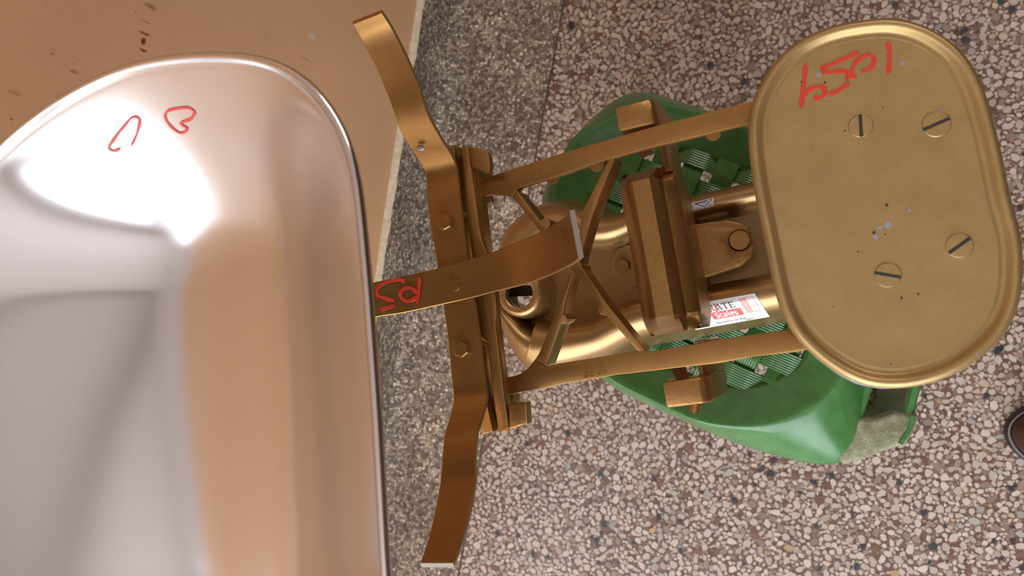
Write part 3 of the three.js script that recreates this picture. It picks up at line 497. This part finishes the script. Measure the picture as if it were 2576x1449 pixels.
// hanger casting under the cradle: two ribs, a groove and hooked ends
const cradle = (() => {
  const YH = YS - 0.0045;
  const ribR = trace([[1161, 364], [1177, 366], [1183, 417], [1196, 495], [1204, 560], [1212, 605], [1223, 631], [1238, 690], [1246, 743], [1250, 790], [1246, 812], [1250, 847], [1262, 944], [1268, 994], [1279, 1075], [1272, 1086], [1254, 1090], [1239, 982], [1223, 851], [1210, 747], [1188, 650], [1175, 560]], YH - 0.004);
  const ribL = trace([[1126, 374], [1143, 364], [1148, 460], [1157, 560], [1170, 650], [1187, 747], [1201, 851], [1217, 982], [1240, 1086], [1212, 1094], [1190, 950], [1165, 780], [1140, 600]], YH - 0.003);
  const m = part('pan_cradle', [prism(ribR, YH - 0.004, 0.010, 0.0009), prism(ribL, YH - 0.003, 0.024, 0.0009), prism([...trace([[1150, 380], [1180, 380], [1262, 1078], [1235, 1082]], YH)], YH - 0.014, 0.012, 0)], M.gold, S);
  for (const [x, y] of [[1172, 545], [1218, 860]]) { const q = at(x, y, YH - 0.008); part('spacer', finish(new THREE.CylinderGeometry(0.0035, 0.0035, 0.012, 14).rotateZ(Math.PI / 2).rotateY(-0.15).translate(q.x, YH - 0.0085, q.z), 0.6), M.castGold, m); }
  const lug = (list, h, d) => part('hanger_lug', prism(trace(list, h), h, d, 0.0012, [], 0.5), M.castGold, m);
  lug([[1178, 368], [1200, 370], [1228, 382], [1233, 412], [1231, 436], [1210, 430], [1185, 419]], YH - 0.006, 0.008);
  lug([[1278, 1018], [1300, 1015], [1324, 1014], [1327, 1066], [1305, 1073], [1280, 1080]], YH - 0.006, 0.012);
  lug([[1200, 490], [1236, 492], [1237, 508], [1222, 516], [1202, 513]], YB - 0.02, 0.006);
  lug([[1264, 992], [1296, 994], [1297, 1020], [1268, 1022]], YB - 0.012, 0.014);
  lug([[1190, 430], [1228, 436], [1226, 470], [1194, 470]], YB - 0.008, 0.014);
  // long strap: flat in the middle, both ends stepped up and curving outwards (each edge keeps its own upright plane)
  const r0 = at(1157.6, 499, YS), r1 = at(1223, 985, YS), l0 = at(1076, 519, YS), l1 = at(1138, 982, YS);
  const pn = (a, b) => { const d = b.clone().sub(a); return V(d.z, 0, -d.x).normalize(); };
  const nR = pn(r0, r1), nL = pn(l0, l1);
  const eR = (x, y) => onPlane(x, y, r0, nR), eL = (x, y) => onPlane(x, y, l0, nL);
  const rp = [[962, 33], [987, 73], [1022, 143], [1053, 216], [1073, 278], [1094, 324], [1117, 362], [1136, 392], [1150, 428], [1157.6, 499], [1177, 652], [1194, 751], [1208, 851], [1221.5, 960], [1225, 1000], [1214, 1044], [1201, 1085], [1196, 1140], [1195, 1203], [1186, 1260], [1170.6, 1324], [1155, 1377], [1140, 1415]];
  const lp = [[887, 62], [908, 98], [940, 158], [968, 222], [993, 288], [1008, 332], [1030, 368], [1048, 396], [1071, 440], [1076, 519], [1100, 669], [1115, 766], [1127, 855], [1137, 960], [1141, 1004], [1131, 1050], [1118, 1094], [1113, 1150], [1107, 1215], [1096, 1275], [1083, 1333], [1069, 1380], [1057, 1415]];
  let hs = rp.map(([x, y], i) => (i > 7 && i < 14 ? YS : Math.max(YS, (eR(x, y).y + eL(...lp[i]).y) / 2)));
  hs = hs.map((h, i) => (i > 0 && i < 22 && !(i > 7 && i < 14) ? 0.5 * h + 0.25 * (hs[i - 1] + hs[i + 1]) : h));
  const R = rp.map(([x, y], i) => at(x, y, hs[i])), Lp = lp.map(([x, y], i) => at(x, y, hs[i]));
  part('strap', strap(Lp, R, 0.0032, 150), M.gold, m);
  // short strap across it, rising to both tips
  const cross = [[[933, 712], [943, 799], 0.010], [[1014.6, 694.5], [1014.6, 787], 0.002], [[1100, 675], [1111, 766], 0], [[1177, 654], [1188.6, 748.7], 0], [[1246, 631], [1246.5, 733], 0.001], [[1304, 607], [1316, 716], 0.007], [[1362, 580.5], [1375, 694], 0.022], [[1401, 559], [1420, 673], 0.042], [[1418, 546], [1440, 662], 0.055], [[1432, 530], [1455, 651], 0.069]];
  const far = [[[560, 800], [560, 905], 0.068], [[640, 782], [640, 888], 0.06], [[760, 756], [760, 856], 0.038], [[850, 734], [850, 828], 0.021]];
  const all = [...far, ...cross], cU = all.map(([a, , h]) => at(a[0], a[1], YS + 0.0033 + h)), cL = all.map(([, b, h]) => at(b[0], b[1], YS + 0.0033 + h));
  part('strap', strap(cU, cL, 0.0032, 110), M.gold, m);
  const tip = (a, a1, b, b1) => { const t = a.clone().sub(a1).add(b.clone().sub(b1)).normalize().multiplyScalar(0.0006); part('bare_edge', strap([a, a.clone().add(t)], [b, b.clone().add(t)], 0.0033, 2, 0.0004), M.worn, m, 'strap end worn to pale bare metal'); };
  const n1 = cU.length - 1, n2 = R.length - 1; tip(cU[n1], cU[n1 - 1], cL[n1], cL[n1 - 1]); tip(Lp[n2], Lp[n2 - 1], R[n2], R[n2 - 1]);
  for (const [x, y, ph] of [[1117, 559, 0.1], [1158, 880, 0.35]]) { const q = at(x, y, YS + 0.006); part('hexagon_bolt', hexBolt(V(q.x, YS, q.z), 0.0062, 0.0055, undefined, ph), M.castGold, m); }
  const rv = at(1142, 717, YS + 0.004); part('rivet', finish(new THREE.CylinderGeometry(0.0043, 0.0048, 0.0012, 28).translate(rv.x, YS + 0.0033 + 0.0004, rv.z), 0.7), M.gold, m);
  const nick = at(1059, 372, YS + 0.02); part('rivet', finish(new THREE.SphereGeometry(0.0022, 12, 8).scale(1.5, 0.6, 1).translate(nick.x, nick.y + 0.0005, nick.z), 1), M.bare, m, 'chipped grey dimple');
  const K = (x, y) => { const px = 860 + x / 2.587; return at(px, 480 + y / 2.587, YS + 0.0036 + 0.008 * Math.max(0, Math.min(1, (1014 - px) / 81)) + 0.002 * Math.max(0, Math.min(1, (1100 - px) / 86)) + 0.0004); };
  const strokes = [[[506, 560], [499, 650], [490, 735]], [[488, 690], [440, 718], [392, 702], [380, 662], [415, 632], [465, 640], [490, 672]], [[412, 598], [385, 580], [310, 588], [235, 630], [232, 678], [290, 703], [340, 716]], [[252, 770], [300, 760], [343, 745]]];
  part('red_number', strokes.map((s, i) => pen(s.map(([x, y]) => K(x, y)), 0.0016, null, i * 0.00006)), M.red, m, 'hand-painted red number 105');
  return m;
})();
// oval weight plate with a rounded raised rim and four slotted screws
(() => {
  const YP = 0.555, N = 200;
  const P = relax(smooth(trace([[1884, 304], [1894, 255], [1922, 193], [1963, 138], [2015, 97], [2084, 66], [2153, 50], [2222, 43], [2274, 47], [2326, 62], [2378, 90], [2426, 131], [2460, 183], [2488, 252], [2512, 338], [2533, 431], [2547, 500], [2560, 545], [2571, 590], [2576, 638], [2576, 693], [2571, 741], [2557, 790], [2526, 845], [2481, 890], [2429, 928], [2360, 959], [2291, 975], [2240, 978], [2170, 968], [2101, 935], [2050, 897], [2005, 852], [1977, 807], [1960, 769], [1943, 707], [1922, 603], [1908, 534], [1901, 500], [1894, 459], [1887, 407], [1882, 345]], YP), N, true), 70);
  const I = (d, y) => level(inset(P, d), YP + y);
  const rows = [I(0.0125, -0.0024), I(0.0108, -0.0028), I(0.0094, -0.0028), I(0.0082, -0.0019), I(0.0070, -0.0003), I(0.0058, 0.0010), I(0.0044, 0.0016), I(0.0029, 0.0013), I(0.0012, 0), I(0.0001, -0.0022), I(0, -0.004), I(0.0004, -0.009), I(0.001, -0.0115), I(0.004, -0.0125)];
  const flat = rows[0], cap = finish(new THREE.ShapeGeometry(new THREE.Shape(flat.map((q) => new THREE.Vector2(q.x, -q.z)))).rotateX(-Math.PI / 2).translate(0, YP - 0.0024, 0), 0.5);
  const low = rows[rows.length - 1], under = finish(new THREE.ShapeGeometry(new THREE.Shape(low.map((q) => new THREE.Vector2(q.x, -q.z)))).rotateX(-Math.PI / 2).translate(0, YP - 0.0125, 0), 0.5);
  const m = part('weight_plate', [finish(grid(rows.slice().reverse(), true), 1.2), cap, under], M.plate, S);
  const yf = YP - 0.0024;
  // chipped paint along the outer edge: bare grey iron
  const chipEdge = (i0, i1) => { const r = []; for (let i = i0; i <= i1; i++) { const k = (i + N) % N, q = inset(P, 0.0020)[k], o = inset(P, -0.0002)[k], f = Math.sin(Math.PI * (i - i0) / (i1 - i0)) * (0.6 + 0.4 * vnoise(i / 40, 0.2, 30, 55)); const w = inset(P, 0.0004 - 0.0014 * f)[k]; r.push([V(q.x, YP - 0.0002, q.z), V(w.x, YP - 0.002 - 0.001 * f, w.z), V(o.x, YP - 0.005 - 0.005 * f, o.z)]); } return finish(grid(r, false), 1); };
  const near = (px, py) => { const t = at(px, py, YP); let b = 0; P.forEach((q, i) => { if (q.distanceTo(t) < P[b].distanceTo(t)) b = i; }); return b; };
  const a1 = near(2040, 890), a2 = near(2260, 978), b1 = near(2200, 45), b2 = near(2300, 53);
  for (const [a, b] of [[a1, a2], [b1, b2]]) part('bare_edge', chipEdge(Math.min(a, b), Math.max(a, b)), M.bare, m, 'edge chipped to bare grey metal');
  for (const [x, y, r, sx, sy] of [[2165, 317, 0.0073, 2, 30], [2355, 313, 0.0080, 32, -14], [2413, 618, 0.0075, 24, -17], [2233, 692, 0.0077, 28, 5]]) {
    const c = at(x, y, yf), lp = [[0.0001, -0.003], [r * 1.06, -0.003], [r * 1.06, 0.00005], [r * 1.03, 0.00012], [r, -0.0004], [r * 0.985, 0.0004], [r * 0.93, 0.0009], [0.0001, 0.0010]].map(([a, b]) => new THREE.Vector2(a, b));
    const s = part('screw', finish(new THREE.LatheGeometry(lp, 40).translate(c.x, yf, c.z), 0.5), M.plate, m);
    const p = at(x + sx, y + sy, yf), a = Math.atan2(-(p.z - c.z), p.x - c.x), len = r * 1.94;
    part('screw_slot', boxUV(new RoundedBoxGeometry(len, 0.0012, 0.0021, 1, 0.0003).rotateY(a).translate(c.x, yf + 0.00062, c.z).toNonIndexed()), M.slot, s, 'dark slot');
  }
  const K = (x, y) => at(1860 + x / 2.898, y / 2.898, yf + 0.0002);
  const strokes = [[[1078, 302], [1096, 380], [1092, 460], [1086, 535]], [[852, 570], [824, 548], [822, 500], [862, 440], [928, 402], [978, 420], [974, 470], [930, 512], [886, 516]], [[872, 375], [780, 420], [690, 460], [608, 500], [625, 526], [700, 520], [778, 526], [800, 556], [776, 580]], [[800, 600], [752, 640], [702, 668], [650, 690]], [[482, 460], [472, 580], [458, 700], [450, 785]], [[456, 712], [500, 660], [560, 632], [618, 642], [620, 688], [582, 714], [538, 714]]];
  part('red_number', strokes.map((s, i) => pen(s.map(([x, y]) => K(x, y)), 0.0016, null, i * 0.00006)), M.red, m, 'hand-painted red number 1059');
  // specks where the paint has flaked
  const flake = (x, y, r) => { const c = at(x, y, yf), k = 9; return prism(Array.from({ length: k }, (_, i) => { const a = i / k * 6.283, q = r * rr(0.65, 1.2); return V(c.x + q * Math.cos(a), 0, c.z + q * Math.sin(a)); }), yf + 0.00015, 0.0004, 0); };
  for (const [x, y, r] of [[2235, 566, 0.0024], [2213, 573, 0.0015], [2203, 597, 0.0019], [2288, 529, 0.0011], [2060, 188, 0.0016], [2269, 160, 0.0015], [2366, 282, 0.0014]]) part('bare_fleck', flake(x, y, r), M.bare, m, 'fleck of bare grey metal');
  const dark = [[2231, 515, 0.0011], [2198, 585, 0.0011], [2158, 633, 0.0006], [2075, 207, 0.0009], [2016, 206, 0.0007], [2227, 590, 0.0005], [2310, 740, 0.0008], [2268, 749, 0.0009], [2097, 771, 0.0005], [2125, 329, 0.0006], [2045, 375, 0.0004], [2221, 270, 0.0005], [2240, 915, 0.0006], [1981, 731, 0.0006]];
  part('dark_specks', dark.map(([x, y, r]) => flake(x, y, r)), M.slot, m, 'small dark paint nicks').userData.kind = 'stuff';
})();
// ---------------------------------------------------------------- stainless scoop pan, in front of the wall
(() => {
  const YR = 0.75, N = 180;
  const rim = ((l) => inset(relax(l, 60), 0.0042))(smooth(trace([[0, 366], [60, 312], [130, 260], [220, 207], [330, 161], [450, 138], [560, 134], [640, 141], [720, 166], [790, 216], [840, 277], [878, 350], [900, 420], [913, 500], [924, 600], [934, 700], [945, 850], [956, 1000], [968, 1200], [982, 1449], [992, 1600], [980, 1800], [900, 1990], [700, 2110], [450, 2140], [200, 2090], [20, 1960], [-90, 1760], [-150, 1450], [-185, 1100], [-180, 800], [-130, 580], [-60, 440]], YR), N, true));
  const c0 = at(390, 700, YR), c1 = at(420, 1560, YR), ax = c1.clone().sub(c0), al = ax.length(); ax.normalize();
  const spine = (q) => { const t = Math.max(0, Math.min(al, q.clone().sub(c0).dot(ax))); return c0.clone().addScaledVector(ax, t); };
  const D = 0.071, th = 0.0009, rows = [];
  const ring = (s, dy, extra = 0) => rim.map((q) => { const o = spine(q), p = q.clone().lerp(o, s); p.y = YR - D * Math.sin(Math.min(1, s * 1.12) * Math.PI / 2) ** 1.15 + dy; if (extra) { const v = q.clone().sub(o).setY(0).normalize(); p.addScaledVector(v, extra); } return p; });
  const t = thing('scoop_pan', 'shiny stainless steel scoop pan with a red painted mark, beside the gold scale', 'pan', V(c0.x, YR - D, c0.z + 0.1));
  for (let i = 46; i >= 1; i--) rows.push(ring(Math.min(1, i / 46), 0));
  rows.push(ring(0, 0), ring(0, 0.0016, 0.0002), ring(0, 0.0026, 0.0012), ring(0, 0.0029, 0.0024), ring(0, 0.0021, 0.0038), ring(0, 0.0004, 0.0047), ring(0, -0.0014, 0.0042), ring(0, -0.0026, 0.0032), ring(0, -0.0028, 0.0016));
  for (let i = 1; i <= 46; i++) rows.push(ring(i / 46, -0.0028));
  const g = finish(grid(rows.reverse(), true), 1.2);
  const bowl = part('bowl', g, M.steel, t);
  bowl.updateMatrixWorld(true);
  const rc = new THREE.Raycaster();
  const hit = (px, py) => { rc.set(EYE, ray(px, py).normalize()); const h = rc.intersectObject(bowl, false)[0]; const n = h.face.normal.clone(); if (n.dot(rc.ray.direction) > 0) n.negate(); return { p: h.point.addScaledVector(n, 0.0003), n }; };
  const strokes = [[[780, 960], [742, 976], [708, 962], [740, 900], [800, 822], [868, 756], [902, 768], [892, 850], [852, 946]], [[1215, 822], [1205, 850], [1168, 860], [1110, 820], [1072, 760], [1084, 722], [1150, 702], [1228, 700], [1260, 722], [1240, 768], [1172, 800], [1212, 826]]];
  part('red_mark', strokes.map((s) => { const hs = s.map(([x, y]) => hit(x / 2.576, y / 2.576)); return pen(hs.map((h) => h.p), 0.0010, (q) => { let b = hs[0]; for (const h of hs) if (h.p.distanceTo(q) < b.p.distanceTo(q)) b = h; return b.n; }); }), M.redFaint, t, 'red hand-painted strokes');
})();
// ---------------------------------------------------------------- brown shoe at the right edge
(() => {
  const tip = at(2552, 1085, 0.03), t = thing('leather_shoe', 'toe of a dark brown leather shoe at the right edge of the floor', 'shoe', V(tip.x + 0.13, 0, tip.z));
  const n = 48, Ls = 0.27, half = (u) => 0.047 * Math.pow(Math.max(0, Math.min(1, u / 0.22)), 0.5) * (1 - 0.22 * Math.max(0, u - 0.3) / 0.7) * Math.pow(Math.max(0, Math.min(1, (1 - u) / 0.10)), 0.45);
  const us = Array.from({ length: n + 1 }, (_, i) => 0.5 - 0.5 * Math.cos(Math.PI * i / n));
  const hgt = (u) => u < 0.35 ? 0.034 + 0.02 * Math.sin(u / 0.35 * Math.PI / 2) : 0.054 + 0.05 * Math.min(1, (u - 0.35) / 0.3);
  const rows = us.map((u) => Array.from({ length: 21 }, (_, k) => { const a = Math.PI * k / 20, w = Math.max(1e-4, half(u)); return V(tip.x + Ls * u, 0.014 + (hgt(u) - 0.014) * Math.pow(Math.sin(a), 0.75) * Math.min(1, w / 0.03), tip.z - w * Math.cos(a)); }));
  const out = (k, y) => [...us.map((u) => V(tip.x - k + (Ls + 2 * k) * u, y, tip.z - half(u) - k * 0.9 * Math.min(1, half(u) / 0.02))), ...us.slice(1, -1).reverse().map((u) => V(tip.x - k + (Ls + 2 * k) * u, y, tip.z + half(u) + k * 0.9 * Math.min(1, half(u) / 0.02)))];
  part('upper', finish(grid(rows, false), 1.2), M.leather, t);
  part('sole', prism(out(0.0045, 0), 0.015, 0.015, 0.002, [], 0.8), M.sole, t);
  const w = out(0.002, 0.0158); part('welt_stitching', finish(new THREE.TubeGeometry(new THREE.CatmullRomCurve3(w.filter((_, i) => i % 2 === 0), true), 160, 0.0009, 6, true), 1), M.thread, t);
})();
// ---------------------------------------------------------------- output
const renderer = new THREE.WebGLRenderer({ antialias: true });
renderer.shadowMap.enabled = true;
renderer.toneMapping = THREE.LinearToneMapping;
renderer.toneMappingExposure = EXPOSURE;
renderer.render(scene, camera);
